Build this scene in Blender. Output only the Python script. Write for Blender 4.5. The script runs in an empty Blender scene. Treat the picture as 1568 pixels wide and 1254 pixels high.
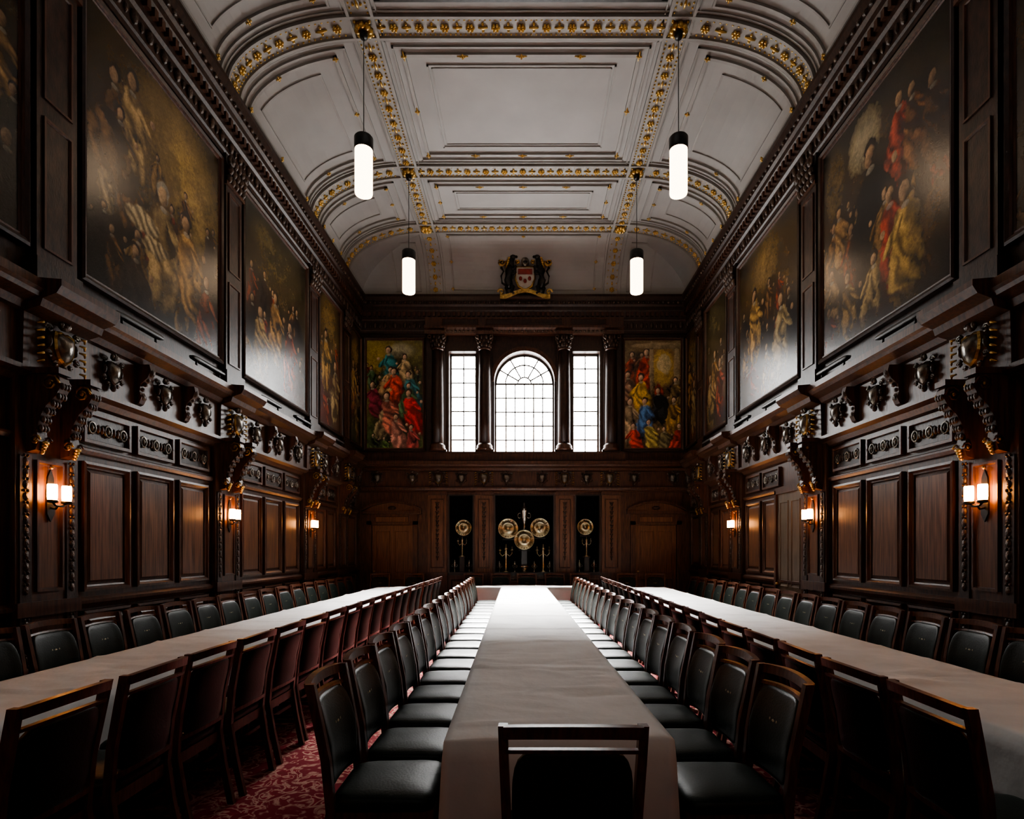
import bpy, math, random
import numpy as np
from mathutils import Vector
random.seed(7)
S=bpy.context.scene
CX=-0.08; HW=4.0; D=14.0; NR=-3.0
pi=math.pi
# ------------------------------------------------------------ materials
M={}
def newmat(name):
    m=bpy.data.materials.new(name); m.use_nodes=True
    M[name]=m
    nt=m.node_tree; return m,nt,nt.nodes['Principled BSDF']
def noise_mat(name,c1,c2,scale=(1,1,1),ns=5,rough=.5,metal=0,bump=0,bscale=None,detail=5,spec=.5,lo=.35,hi=.65,coat=0,rvar=0):
    m,nt,b=newmat(name); N=nt.nodes; L=nt.links
    tc=N.new('ShaderNodeTexCoord'); mp=N.new('ShaderNodeMapping'); mp.inputs['Scale'].default_value=scale
    L.new(tc.outputs['Object'],mp.inputs[0])
    n=N.new('ShaderNodeTexNoise'); n.inputs['Scale'].default_value=ns; n.inputs['Detail'].default_value=detail
    L.new(mp.outputs[0],n.inputs['Vector'])
    r=N.new('ShaderNodeValToRGB'); r.color_ramp.elements[0].position=lo; r.color_ramp.elements[1].position=hi
    r.color_ramp.elements[0].color=(*c1,1); r.color_ramp.elements[1].color=(*c2,1)
    L.new(n.outputs[0],r.inputs[0]); L.new(r.outputs[0],b.inputs['Base Color'])
    b.inputs['Roughness'].default_value=rough; b.inputs['Metallic'].default_value=metal
    b.inputs['Specular IOR Level'].default_value=spec
    b.inputs['Coat Weight'].default_value=coat; b.inputs['Coat Roughness'].default_value=.25
    if rvar:
        mr=N.new('ShaderNodeMapRange'); mr.inputs[3].default_value=rough-rvar; mr.inputs[4].default_value=rough+rvar
        L.new(n.outputs[0],mr.inputs[0]); L.new(mr.outputs[0],b.inputs['Roughness'])
    if bump:
        n2=N.new('ShaderNodeTexNoise'); n2.inputs['Scale'].default_value=bscale or ns*3; n2.inputs['Detail'].default_value=4
        L.new(mp.outputs[0],n2.inputs['Vector'])
        bp=N.new('ShaderNodeBump'); bp.inputs['Strength'].default_value=bump; bp.inputs['Distance'].default_value=.02
        L.new(n2.outputs[0],bp.inputs['Height']); L.new(bp.outputs[0],b.inputs['Normal'])
    return m
noise_mat('wood',(.038,.0145,.008),(.100,.040,.020),(9,9,1.0),4,.38,bump=.06,rvar=.08,spec=.4)
noise_mat('wood_panel',(.070,.029,.015),(.185,.078,.037),(14,14,.8),3,.36,bump=.05,rvar=.1,spec=.4)
noise_mat('wood_dark',(.017,.0078,.0048),(.046,.020,.0115),(6,6,2),4,.40,bump=.1,spec=.4)
noise_mat('carved',(.016,.009,.006),(.085,.045,.026),(1,1,1),22,.34,bump=.5,bscale=60)
noise_mat('bronze',(.06,.055,.048),(.28,.25,.21),(1,1,1),12,.30,metal=.8,bump=.2)
noise_mat('gold',(.58,.36,.11),(.95,.70,.28),(1,1,1),18,.38,metal=.9,bump=.2)
noise_mat('dull_gold',(.34,.20,.06),(.75,.50,.18),(1,1,1),18,.36,metal=.9,bump=.3)
noise_mat('silver',(.45,.43,.38),(.75,.72,.66),(1,1,1),9,.25,metal=1,bump=.1)
noise_mat('silver_gilt',(.50,.42,.26),(.85,.76,.52),(1,1,1),9,.28,metal=1,bump=.1)
noise_mat('plaster',(.31,.307,.30),(.355,.352,.345),(1,1,1),1.2,.7,bump=.03)
noise_mat('plaster_trim',(.27,.263,.25),(.325,.318,.305),(1,1,1),3,.6,bump=.03)
noise_mat('black_velvet',(.003,.003,.003),(.007,.006,.006),(1,1,1),20,.9,spec=.1)
noise_mat('black_metal',(.008,.008,.008),(.02,.018,.016),(1,1,1),20,.4,metal=.3)
noise_mat('chair_wood',(.045,.014,.007),(.13,.043,.019),(10,10,2),5,.36,bump=.05,spec=.4)
noise_mat('leather',(.0045,.0098,.0074),(.009,.0175,.0135),(1,1,1),9,.42,bump=.07,bscale=90,rvar=.05,spec=.26)
noise_mat('crest_ink',(.20,.19,.11),(.36,.32,.18),(1,1,1),40,.5)
noise_mat('window_bar',(.05,.045,.04),(.08,.07,.06),(1,1,1),10,.5)
noise_mat('shield_red',(.16,.016,.012),(.28,.035,.025),(1,1,1),9,.4)
noise_mat('shield_silver',(.40,.38,.34),(.58,.55,.50),(1,1,1),9,.4)
noise_mat('door_paint',(.09,.06,.035),(.14,.095,.06),(8,8,1),3,.4)
noise_mat('black_wood',(.006,.005,.005),(.02,.015,.012),(4,4,1),5,.4)
noise_mat('table_linen',(.64,.635,.625),(.72,.715,.705),(1,1,1),3,.85,bump=.5,bscale=5,spec=.25)
def emit(name,col,st,clear=False):
    m,nt,b=newmat(name); N=nt.nodes; L=nt.links
    n=N.new('ShaderNodeTexNoise'); n.inputs['Scale'].default_value=1.5
    r=N.new('ShaderNodeValToRGB'); r.color_ramp.elements[0].color=(*[c*.94 for c in col],1); r.color_ramp.elements[1].color=(*col,1)
    L.new(n.outputs[0],r.inputs[0])
    if clear:   # thin translucent glazing: passes the sun and glows with the white sky behind
        em=N.new('ShaderNodeEmission'); em.inputs[1].default_value=st; L.new(r.outputs[0],em.inputs[0])
        tr=N.new('ShaderNodeBsdfTransparent'); ad=N.new('ShaderNodeAddShader'); L.new(em.outputs[0],ad.inputs[0]); L.new(tr.outputs[0],ad.inputs[1])
        L.new(ad.outputs[0],N['Material Output'].inputs[0]); return
    L.new(r.outputs[0],b.inputs['Emission Color'])
    b.inputs['Base Color'].default_value=(.7,.7,.7,1)
    b.inputs['Emission Strength'].default_value=st
emit('window_glass',(1.0,.99,.97),26,True)
emit('rear_glass',(1.0,.97,.93),1.4)
emit('skylight_glass',(1.0,.97,.93),.6)  # glazing out of view; its glow is added as fill for the near tables
emit('pendant_glass',(1,.72,.48),9)
emit('sconce_glass',(1,.38,.10),66)
# carpet
m,nt,b=newmat('carpet'); N=nt.nodes; L=nt.links
tc=N.new('ShaderNodeTexCoord')
v=N.new('ShaderNodeTexVoronoi'); v.inputs['Scale'].default_value=4.2; v.feature='SMOOTH_F1'
n=N.new('ShaderNodeTexNoise'); n.inputs['Scale'].default_value=8; n.inputs['Detail'].default_value=2; n.inputs['Distortion'].default_value=1.6
L.new(tc.outputs['Object'],v.inputs['Vector']); L.new(tc.outputs['Object'],n.inputs['Vector'])
ad=N.new('ShaderNodeMath'); ad.operation='MULTIPLY_ADD'; L.new(v.outputs['Distance'],ad.inputs[0]); ad.inputs[1].default_value=.35; L.new(n.outputs[0],ad.inputs[2])
r=N.new('ShaderNodeValToRGB'); e=r.color_ramp.elements
e[0].position=.50; e[0].color=(.19,.015,.024,1); e[1].position=.64; e[1].color=(.46,.24,.19,1)
x=e.new(.59); x.color=(.26,.022,.034,1); x=e.new(.61); x.color=(.46,.24,.19,1); x=e.new(.72); x.color=(.20,.017,.027,1)
L.new(ad.outputs[0],r.inputs[0]); L.new(r.outputs[0],b.inputs['Base Color']); b.inputs['Roughness'].default_value=.95; b.inputs['Specular IOR Level'].default_value=.1
# canvas
m,nt,b=newmat('oil_canvas'); N=nt.nodes; L=nt.links
at=N.new('ShaderNodeVertexColor'); at.layer_name='Col'
tc=N.new('ShaderNodeTexCoord'); n=N.new('ShaderNodeTexNoise'); n.inputs['Scale'].default_value=35; n.inputs['Detail'].default_value=5; n.inputs['Distortion'].default_value=1
L.new(tc.outputs['Object'],n.inputs['Vector'])
mr=N.new('ShaderNodeMapRange'); mr.inputs[1].default_value=.3; mr.inputs[2].default_value=.7; mr.inputs[3].default_value=.7; mr.inputs[4].default_value=1.3
L.new(n.outputs[0],mr.inputs[0])
mx=N.new('ShaderNodeVectorMath'); mx.operation='MULTIPLY'; L.new(at.outputs[0],mx.inputs[0]); L.new(mr.outputs[0],mx.inputs[1]); L.new(mx.outputs[0],b.inputs['Base Color'])
b.inputs['Roughness'].default_value=.25; b.inputs['Specular IOR Level'].default_value=.55
n2=N.new('ShaderNodeTexNoise'); n2.inputs['Scale'].default_value=55; n2.inputs['Detail'].default_value=3
L.new(tc.outputs['Object'],n2.inputs['Vector'])
bp=N.new('ShaderNodeBump'); bp.inputs['Strength'].default_value=.10; bp.inputs['Distance'].default_value=.01; L.new(n2.outputs[0],bp.inputs['Height']); L.new(bp.outputs[0],b.inputs['Normal'])

# ------------------------------------------------------------ mesh builder
class MB:
    def __init__(s): s.v=[]; s.f=[]; s.m=[]; s.sm=[]; s.names=[]; s.F=None; s.col=None
    def mi(s,n):
        if n not in s.names: s.names.append(n)
        return s.names.index(n)
    def add(s,vs,fs,m,smooth=False):
        o=len(s.v)
        if s.F: vs=[s.F(*p) for p in vs]
        s.v.extend([tuple(p) for p in vs]); k=s.mi(m)
        for f in fs: s.f.append(tuple(i+o for i in f)); s.m.append(k); s.sm.append(smooth)
    def box(s,x0,x1,y0,y1,z0,z1,m):
        s.add([(x0,y0,z0),(x1,y0,z0),(x1,y1,z0),(x0,y1,z0),(x0,y0,z1),(x1,y0,z1),(x1,y1,z1),(x0,y1,z1)],
              [(0,3,2,1),(4,5,6,7),(0,1,5,4),(1,2,6,5),(2,3,7,6),(3,0,4,7)],m)
    def rings(s,rs,m,smooth=False,cap0=False,cap1=False,closed=True):
        n=len(rs[0]); vs=[p for r in rs for p in r]; fs=[]
        for i in range(len(rs)-1):
            for j in range(n if closed else n-1):
                a=i*n+j; b=i*n+(j+1)%n; fs.append((a,b,b+n,a+n))
        if cap0: fs.append(tuple(range(n))[::-1])
        if cap1: fs.append(tuple((len(rs)-1)*n+j for j in range(n)))
        s.add(vs,fs,m,smooth)
    def sphere(s,c,r,m,nu=8,nv=5):
        if not hasattr(r,'__len__'): r=(r,r,r)
        s.rings([[(c[0]+r[0]*math.sin(pi*(i if 0<i<nv else (.02 if i==0 else nv-.02))/nv)*math.cos(2*pi*j/nu),
                   c[1]+r[1]*math.sin(pi*(i if 0<i<nv else (.02 if i==0 else nv-.02))/nv)*math.sin(2*pi*j/nu),
                   c[2]-r[2]*math.cos(pi*i/nv)) for j in range(nu)] for i in range(nv+1)],m,True,True,True)
    def sup(s,c,r,m,e=.3,nu=24,nv=10,f=None):
        def pw(x): return math.copysign(abs(x)**e,x)
        rs=[]
        for i in range(nv+1):
            a=-pi/2+pi*i/nv; a=max(-pi/2+.03,min(pi/2-.03,a)); ring=[]
            for j in range(nu):
                t=2*pi*(j+.5)/nu
                p=(c[0]+r[0]*pw(math.cos(a))*pw(math.cos(t)),c[1]+r[1]*pw(math.cos(a))*pw(math.sin(t)),c[2]+r[2]*math.copysign(abs(math.sin(a))**.7,a))
                ring.append(f(*p) if f else p)
            rs.append(ring)
        s.rings(rs,m,True,True,True)
    def rev(s,prof,c,m,axis='z',n=16,flute=0):
        rs=[]
        for r,h in prof:
            ring=[]
            for j in range(n):
                a=2*pi*j/n; rr=r*(1-flute*(j%2)) 
                u=rr*math.cos(a); v=rr*math.sin(a)
                ring.append((c[0]+u,c[1]+v,c[2]+h) if axis=='z' else (c[0]+u,c[1]+h,c[2]+v))
            rs.append(ring)
        s.rings(rs,m,True,True,True)
    def tube(s,path,r,m,n=8):
        P=[Vector(p) for p in path]; rs=[]
        for i,p in enumerate(P):
            t=(P[min(i+1,len(P)-1)]-P[max(i-1,0)]).normalized()
            a=t.cross(Vector((0,0,1))); 
            if a.length<.05: a=t.cross(Vector((0,1,0)))
            a.normalize(); b=t.cross(a); rr=r[i] if hasattr(r,'__len__') else r
            rs.append([tuple(p+a*rr*math.cos(2*pi*j/n)+b*rr*math.sin(2*pi*j/n)) for j in range(n)])
        s.rings(rs,m,True,True,True)
    def torus(s,c,rx,rz,r,m,n=14,k=6,a0=0,a1=2*pi):
        full=abs(a1-a0-2*pi)<1e-6; rs=[]
        for i in range(n+1):
            a=a0+(a1-a0)*i/n
            rs.append([(c[0]+(rx+r*math.cos(2*pi*j/k))*math.cos(a),c[1]+r*math.sin(2*pi*j/k),c[2]+(rz+r*math.cos(2*pi*j/k))*math.sin(a)) for j in range(k)])
        s.rings(rs,m,True,not full,not full)
    def frame(s,u0,u1,z0,z1,prof,m,cap=None):
        rs=[[(u0+t,d,z0+t),(u1-t,d,z0+t),(u1-t,d,z1-t),(u0+t,d,z1-t)] for t,d in prof]
        s.rings(rs,m)
        if cap: s.add(rs[-1],[(0,1,2,3)],cap)
    def extr(s,prof,u0,u1,m,caps=True):
        s.rings([[(u0,d,z) for d,z in prof],[(u1,d,z) for d,z in prof]],m,False,caps,caps)
    def plate(s,poly,d0,d1,m):   # polygon in (u,z), thickness in d
        s.rings([[(u,d0,z) for u,z in poly],[(u,d1,z) for u,z in poly]],m,False,True,True)
    def mesh(s,name):
        me=bpy.data.meshes.new(name); me.from_pydata(s.v,[],s.f)
        for n in s.names: me.materials.append(M[n])
        me.polygons.foreach_set('material_index',s.m); me.polygons.foreach_set('use_smooth',s.sm)
        import bmesh
        bm=bmesh.new(); bm.from_mesh(me); bmesh.ops.recalc_face_normals(bm,faces=bm.faces); bm.to_mesh(me); bm.free()
        me.update(); return me
    def obj(s,name,loc=(0,0,0),rot=0):
        return inst(name,s.mesh(name),loc,rot)
def inst(name,me,loc=(0,0,0),rot=0,sc=1):
    o=bpy.data.objects.new(name,me); S.collection.objects.link(o); o.location=loc; o.rotation_euler=(0,0,rot); o.scale=(sc,sc,sc) if not hasattr(sc,'__len__') else sc; return o
def place(side,u,d=0,z=0):
    if side=='L': return (CX-HW+d,u,z),-pi/2
    if side=='R': return (CX+HW-d,u,z),pi/2
    if side=='B': return (u,D-d,z),pi
FR={'L':lambda u,d,z:(CX-HW+d,u,z),'R':lambda u,d,z:(CX+HW-d,u,z),'B':lambda u,d,z:(u,D-d,z),'N':lambda u,d,z:(u,NR+d,z)}
def room_ring(b,prof,m):
    rs=[[(CX-HW+d,NR+d,z),(CX+HW-d,NR+d,z),(CX+HW-d,D-d,z),(CX-HW+d,D-d,z)] for d,z in prof]
    b.rings(rs,m)
PIL=[-1.0,1.95,4.9,7.85,10.8,12.75]
# ------------------------------------------------------------ floor
b=MB(); b.box(CX-4.5,CX+4.5,NR-.3,D+.6,-.1,0,'carpet'); b.obj('floor')
# ------------------------------------------------------------ side walls
for sd,nm in (('L','left'),('R','right')):
    b=MB(); b.F=FR[sd]
    b.box(NR-.2,D+.5,-.45,-.08,0,3.1,'wood')
    b.box(NR-.2,D+.5,-.45,0,3.0,8.9,'wood_dark')
    b.box(NR,D,-.1,.02,3.0,3.52,'wood')
    b.obj('wall_'+nm)
    b=MB(); b.F=FR[sd]
    ends=PIL+[14.0]
    RP=[(0,-.08),(0,-.035),(.025,-.03),(.045,-.055),(.06,-.06),(.062,-.075),(.10,-.055)]
    for i in range(len(ends)-1):
        a=ends[i]+.33; c=ends[i+1]-(.33 if i<len(ends)-2 else .08)
        n=3 if c-a>2 else (2 if c-a>1.2 else 1)
        w=(c-a-.1*(n+1))/n
        for k in range(n):
            u0=a+.1+k*(w+.1); u1=u0+w
            if sd=='R' and i==3 and k==0: 
                continue
            b.frame(u0,u1,1.16,2.38,RP,'wood','wood_panel')
            b.frame(u0,u1,.32,.98,RP,'wood','wood_panel')
            b.frame(u0,u1,2.56,2.86,[(0,-.08),(0,-.03),(.03,-.03),(.04,-.06)],'wood','wood_dark')
            for q in range(3):
                cu=u0+w*(q+.5)/3
                b.torus((cu,-.045,2.71),.045,.055,.012,'bronze',10,5)
                b.sphere((cu,-.045,2.71),(.02,.02,.033),'bronze',6,4)
                for sg in (-1,1): b.sphere((cu+sg*.08,-.045,2.71),(.016,.02,.045),'carved',6,4)
        b.extr([(-.08,1.0),(-.04,1.01),(-.02,1.05),(-.02,1.08),(-.06,1.11),(-.08,1.11)],ends[i]+.3,ends[i+1]-.02,'wood')
        b.extr([(-.08,2.44),(-.05,2.45),(-.03,2.48),(-.03,2.50),(-.08,2.52)],ends[i]+.3,ends[i+1]-.3 if i<len(ends)-2 else 14,'wood')
        b.extr([(-.08,2.9),(-.04,2.92),(.0,2.97),(.06,3.0),(.06,3.04),(-.08,3.04)],ends[i]-.0,ends[i+1],'wood')
    b.obj('wood_panelling_'+nm)
    b=MB(); b.F=FR[sd]; b.extr([(-.08,0),(-.02,0),(-.02,.2),(-.04,.24),(-.08,.26)],NR,D,'wood_dark'); b.obj('baseboard_'+nm)
# ------------------------------------------------------------ pilasters (instanced)
b=MB()
b.box(-.32,.32,-.09,-.01,0,3.05,'wood')
b.box(-.33,.33,-.08,.03,0,.35,'wood'); b.box(-.33,.33,-.08,.02,1.0,1.12,'wood')
b.frame(-.14,.14,1.2,2.3,[(0,-.01),(0,.015),(.02,.015),(.03,-.004)],'wood','wood_panel')
for sx in (-.235,.235):
    b.box(sx-.055,sx+.055,-.01,.004,.4,2.32,'wood_dark')
    z=.45
    while z<2.3:
        if not .97<z<1.15:
            b.sphere((sx,.004,z),(.028,.016,.04),'carved',6,4); b.sphere((sx+.018,.006,z+.048),(.012,.012,.015),'carved',5,3); b.sphere((sx-.018,.006,z+.048),(.012,.012,.015),'carved',5,3)
        z+=.096
# upper pilaster
b.box(-.21,.21,0,.07,3.72,6.85,'wood_dark')
b.box(-.24,.24,0,.10,3.72,3.95,'wood_dark')
b.frame(-.15,.15,4.05,5.15,[(0,.07),(0,.085),(.02,.085),(.035,.06)],'wood','wood')
b.frame(-.15,.15,5.3,6.35,[(0,.07),(0,.085),(.02,.085),(.035,.06)],'wood','wood')
b.box(-.24,.24,0,.1,6.42,6.47,'wood')
for k in range(3):
    for j in range(5):
        b.sphere((-.18+.09*j,.09+.02*k,6.52+.11*k),(.045,.05,.065),'carved',7,5)
for sx in (-1,1): b.torus((sx*.19,.13,6.74),.05,.05,.025,'carved',10,6)
LP=[(.0,3.02),(.06,3.02),(.07,3.46),(.2,3.5),(.22,3.56),(.33,3.6),(.37,3.66),(.37,3.71),(.0,3.74)]
b.extr(LP,-.33,.33,'wood')
pil=b.mesh('pilaster')
# console bracket
b=MB()
def console(b,ox,w=.05):
    kx=.78
    o=[(0,0),(.30,0),(.35,-.05),(.36,-.13),(.31,-.2),(.21,-.28),(.14,-.38),(.11,-.48),(.13,-.57),(.10,-.64),(0,-.66)]
    o=[(d*kx,z) for d,z in o]
    b.rings([[(ox-w,d-.01,z) for d,z in o],[(ox+w,d-.01,z) for d,z in o]],'wood',False,True,True)
    for d,z,r in ((.26*kx,-.1,.075),(.10*kx,-.56,.045)):
        for sg in (-1,1):
            P=[(ox+sg*(w+.008),d+r*(1-k/14)*math.cos(k*.85)-.01,z+r*(1-k/14)*math.sin(k*.85)) for k in range(13)]
            b.tube(P,.009,'dull_gold' if sg>0 else 'wood',5)
            b.sphere((ox+sg*(w+.01),d-.01,z),(.01,.018,.018),'dull_gold',6,4)
    fr=[(.35,-.12),(.31,-.2),(.25,-.26),(.19,-.32),(.15,-.39),(.125,-.46)]
    for i,(d,z) in enumerate(fr):
        for k in (-1,0,1): b.sphere((ox+k*w*.6,d*kx,z),(.018,.018,.03),'carved',6,4)
    for k in range(4): b.sphere((ox,.11-.01*k,-.58-.025*k),(.036-.007*k,.022,.018),'gold',7,4)
    b.box(ox-w-.015,ox+w+.015,0,.27,-.02,.03,'wood')
console(b,-.17); console(b,.17)
con=b.mesh('console_bracket')
def cartouche(gold):
    # heater-shaped shield with a domed field, scrolled strapwork surround, crest leaf and pendant drop
    b=MB()
    out=[(0,-.125),(-.05,-.09),(-.078,-.03),(-.085,.04),(-.075,.095),(-.03,.105),(0,.09),(.03,.105),(.075,.095),(.085,.04),(.078,-.03),(.05,-.09)]
    rs=[[(x*k,d,z*k) for x,z in out] for k,d in ((1,.0),(1,.045),(.9,.06),(.84,.048),(.7,.068),(.35,.082),(.05,.086))]
    b.rings(rs[:4],'carved' if not gold else 'dull_gold',False,True,False); b.rings(rs[3:],'bronze',True,False,True)
    b.sphere((0,.045,.145),(.035,.035,.03),'carved',8,5); b.sphere((0,.035,-.150),(.024,.03,.034),'carved',8,5)
    for k in (-1,0,1): b.sphere((k*.03,.05,.165-.012*abs(k)),(.014,.02,.026),'bronze',6,4)
    mm='dull_gold' if gold else 'carved'
    for sg in (-1,1):
        for zc,rr in ((.10,.034),(-.07,.028),(-.12,.018)):
            xo=.115 if zc>-.1 else .06
            P=[(sg*xo+rr*(1-k/13)*math.cos(k*.9)*sg,.035,zc+rr*(1-k/13)*math.sin(k*.9)) for k in range(11)]
            b.tube(P,.0095,'bronze' if zc>0 else 'carved',5)
        b.sphere((sg*.11,.03,.015),(.016,.025,.045),'carved',6,5)
        if gold:
            for k in range(6): b.tube([(sg*.15,.03,.12-.05*k),(sg*.175,.05,.115-.05*k),(sg*.2,.03,.10-.05*k)],[.006,.011,.006],mm,5)
    return b.mesh('carved_cartouche')
car=cartouche(False); carg=cartouche(True)
b=MB()
o=[(0,.2),(.15,.2),(.165,.14),(.13,.06),(.06,0),(.05,-.08),(.07,-.14),(.04,-.2),(0,-.22)]
b.rings([[(-.04,d,z) for d,z in o],[(.04,d,z) for d,z in o]],'wood',False,True,True)
b.sphere((0,.14,.12),(.042,.04,.045),'carved',8,5); b.sphere((0,.055,-.13),(.04,.028,.035),'carved',8,5)
for k in range(3): b.sphere((0,.11-.03*k,.05-.05*k),(.025,.025,.025),'carved',6,4)
brk=b.mesh('frieze_bracket')
# sconce
b=MB()
b.plate([(0,-.28),(.045,-.2),(.05,.0),(.035,.16),(0,.24),(-.035,.16),(-.05,0),(-.045,-.2)],0,.015,'black_metal')
b.tube([(0,.01,-.14),(0,.06,-.15),(0,.09,-.11)],.012,'black_metal')
b.tube([(-.085,.10,-.09),(-.05,.10,-.12),(0,.10,-.125),(.05,.10,-.12),(.085,.10,-.09)],.011,'black_metal')
for sg in (-1,1):
    b.rev([(.012,-.1),(.045,-.095),(.050,-.075),(.046,-.07)],(sg*.088,.10,0),'black_metal',n=14)
    b.rev([(.038,-.07),(.042,-.04),(.042,.075),(.038,.085)],(sg*.088,.10,0),'sconce_glass',n=16)
b.sphere((0,.02,.26),.02,'dull_gold')
scn=b.mesh('wall_sconce')
for sd in 'LR':
    for i,P in enumerate(PIL):
        l,r=place(sd,P); inst('pilaster',pil,l,r)
        l,r=place(sd,P,0,3.01); inst('console_bracket',con,l,r)
        l,r=place(sd,P,.07,3.27); inst('carved_cartouche',carg,l,r,1.25)
        if P<12 : l,r=place(sd,P,0.0,2.03); inst('wall_sconce',scn,l,r,.86)
        nx=(PIL+[14.3])[i+1]; Lb=nx-P
        n=int(round((Lb-.5)/.4)); n+=n%2
        for k in range(1,n):
            u=P+.28+ (Lb-.56)*k/n
            if u>13.8: continue
            l,r=place(sd,u,.02,3.27); inst('carved_cartouche' if k%2 else 'frieze_bracket',car if k%2 else brk,l,r,1)
# ------------------------------------------------------------ trims
b=MB(); room_ring(b,[(0,3.46),(.06,3.48),(.10,3.53),(.20,3.57),(.22,3.6),(.25,3.62),(.25,3.69),(.0,3.72)],'wood'); b.obj('trim_1')
b=MB(); room_ring(b,[(0,6.82),(.03,6.82),(.03,6.88),(.05,6.9),(.05,7.12),(.08,7.15),(.08,7.19),(.09,7.32),(.12,7.36),(.12,7.44),(.15,7.48),(.15,7.58),(.18,7.66),(.18,7.72),(.02,7.75)],'wood_dark')
for sd in 'LRB':
    b.F=FR[sd]; u=(CX-HW+.12) if sd=='B' else 2.0; e=(CX+HW-.1) if sd=='B' else D-.1
    k=0
    while u<e:
        b.box(u,u+.06,.08,.135,7.21,7.31,'wood')
        if k%2==0:
            b.sphere((u+.03,.06,7.01),(.05,.035,.08),'carved',6,4)
            b.sphere((u+.15,.055,7.0),(.03,.025,.06),'carved',5,3)
        b.sphere((u+.06,.155,7.53),(.045,.03,.035),'carved',6,3)
        u+=.12; k+=1
b.F=None; b.obj('trim_2')
# ------------------------------------------------------------ paintings
def upn(nx,ny,g,rng):
    gx=max(2,int(g*nx/ny)+2); gy=g+2
    A=rng.random((gy,gx)); X=np.linspace(0,gx-1.001,nx); Y=np.linspace(0,gy-1.001,ny)
    xi=X.astype(int); yi=Y.astype(int); fx=X-xi; fy=Y-yi; fx=fx*fx*(3-2*fx); fy=fy*fy*(3-2*fy)
    a=A[yi][:,xi]*(1-fx)+A[yi][:,xi+1]*fx; c=A[yi+1][:,xi]*(1-fx)+A[yi+1][:,xi+1]*fx
    return a*(1-fy)[:,None]+c*fy[:,None]
class Cv:
    def __init__(s,w,h,res,seed,top,mid,bot):
        s.nx=int(w*res); s.ny=int(h*res); s.rng=np.random.default_rng(seed); s.as_=w/h
        s.X,s.Y=np.meshgrid(np.linspace(0,w/h,s.nx),np.linspace(0,1,s.ny))
        s.n1=sum(upn(s.nx,s.ny,g,s.rng)*a for g,a in ((4,.5),(9,.3),(20,.2)))-.5
        s.n2=sum(upn(s.nx,s.ny,g,s.rng)*a for g,a in ((14,.35),(32,.35),(80,.3)))-.5
        y=np.clip(s.Y+s.n1*.5,0,1)[...,None]; top,mid,bot=map(np.array,(top,mid,bot))
        s.I=np.where(y>.5,mid+(top-mid)*(y-.5)*2,bot+(mid-bot)*y*2)*(1+s.n1[...,None]*1.6)*(1+s.n2[...,None]*1.6)
    def blob(s,cx,cy,rx,ry,col,a=1,ang=0,soft=.10,shade=.5,fold=0):
        x=s.X-cx; y=s.Y-cy; c,sn=math.cos(ang),math.sin(ang); xr=(x*c+y*sn)/rx; yr=(-x*sn+y*c)/ry
        d=np.sqrt(xr**2+yr**2)+s.n2*.7
        mk=np.clip((1+soft-d)/(2*soft),0,1)*a
        sh=1+shade*(-xr*.6+yr*.6)+s.n2*1.3
        if fold: sh=sh*(1+.6*np.sin(xr*fold+s.n1*18+yr*3))
        s.I=s.I*(1-mk[...,None])+np.array(col)*np.clip(sh,.08,1.9)[...,None]*mk[...,None]
    def fig(s,cx,cy,h,robe,skin=(.50,.29,.15),hair=(.05,.03,.02),lean=0,arm=1,hat=None):
        dk=(.016,.011,.008); rb=[c*.5 for c in robe]
        s.blob(cx+.02*h,cy+.26*h,.23*h,.36*h,dk,.75,soft=.4)
        s.blob(cx,cy+.2*h,.17*h,.27*h,robe,1,-lean,fold=6,shade=.7)
        s.blob(cx+lean*.15*h,cy+.46*h,.125*h,.17*h,robe if s.rng.random()<.5 else rb,1,-lean,fold=4,shade=.7)
        s.blob(cx+lean*.2*h+arm*.13*h,cy+.47*h,.04*h,.13*h,robe,1,arm*.8,fold=3)
        s.blob(cx+lean*.2*h+arm*.22*h,cy+.54*h,.028*h,.03*h,skin)
        s.blob(cx+lean*.25*h,cy+.715*h,.062*h,.07*h,hat or hair)
        s.blob(cx+lean*.25*h-.008*h,cy+.69*h,.045*h,.058*h,skin,shade=.9)
        s.blob(cx+lean*.25*h,cy+.61*h,.04*h,.02*h,(.42,.36,.26),.7)
    def glaze(s,amt=.5):
        # aged amber varnish over the whole canvas
        e=np.clip(1.15-((s.X/s.as_-.5)**2*2.2+(s.Y-.52)**2*2.0),.35,1.0)
        g=s.I.mean(axis=2,keepdims=True)
        s.I=(s.I*.80+g*np.array((1.15,.80,.42))*.20)*(e[...,None]**(amt*2))
FP=[(0,0),(0,.07),(.02,.085),(.05,.07)]
def painting(w,h,cv,gain=1.0):
    b=MB(); b.frame(-w/2,w/2,0,h,FP,'wood_dark'); b.frame(-w/2+.05,w/2-.05,.05,h-.05,[(0,.07),(.01,.05),(.025,.055),(.035,.04)],'wood')
    nv0=len(b.v); nx,ny=cv.nx,cv.ny
    xs=np.linspace(w/2-.08,-w/2+.08,nx); zs=np.linspace(.08,h-.08,ny)
    vs=[(x,.042,z) for z in zs for x in xs]
    fs=[(j*nx+i,j*nx+i+1,(j+1)*nx+i+1,(j+1)*nx+i) for j in range(ny-1) for i in range(nx-1)]
    b.add(vs,fs,'oil_canvas')
    me=b.mesh('oil_painting')
    ca=me.color_attributes.new('Col','FLOAT_COLOR','POINT')
    col=np.ones((len(b.v),4),dtype=np.float32)
    col[nv0:,:3]=np.clip(cv.I.reshape(-1,3)*gain,0,1)
    ca.data.foreach_set('color',col.ravel()); me.update()
    return me
warm=[(.36,.18,.05),(.42,.23,.07),(.36,.05,.02),(.34,.24,.12),(.17,.08,.03),(.08,.045,.025),(.24,.11,.035),(.09,.08,.035),(.04,.022,.016),(.30,.05,.02)]
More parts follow.
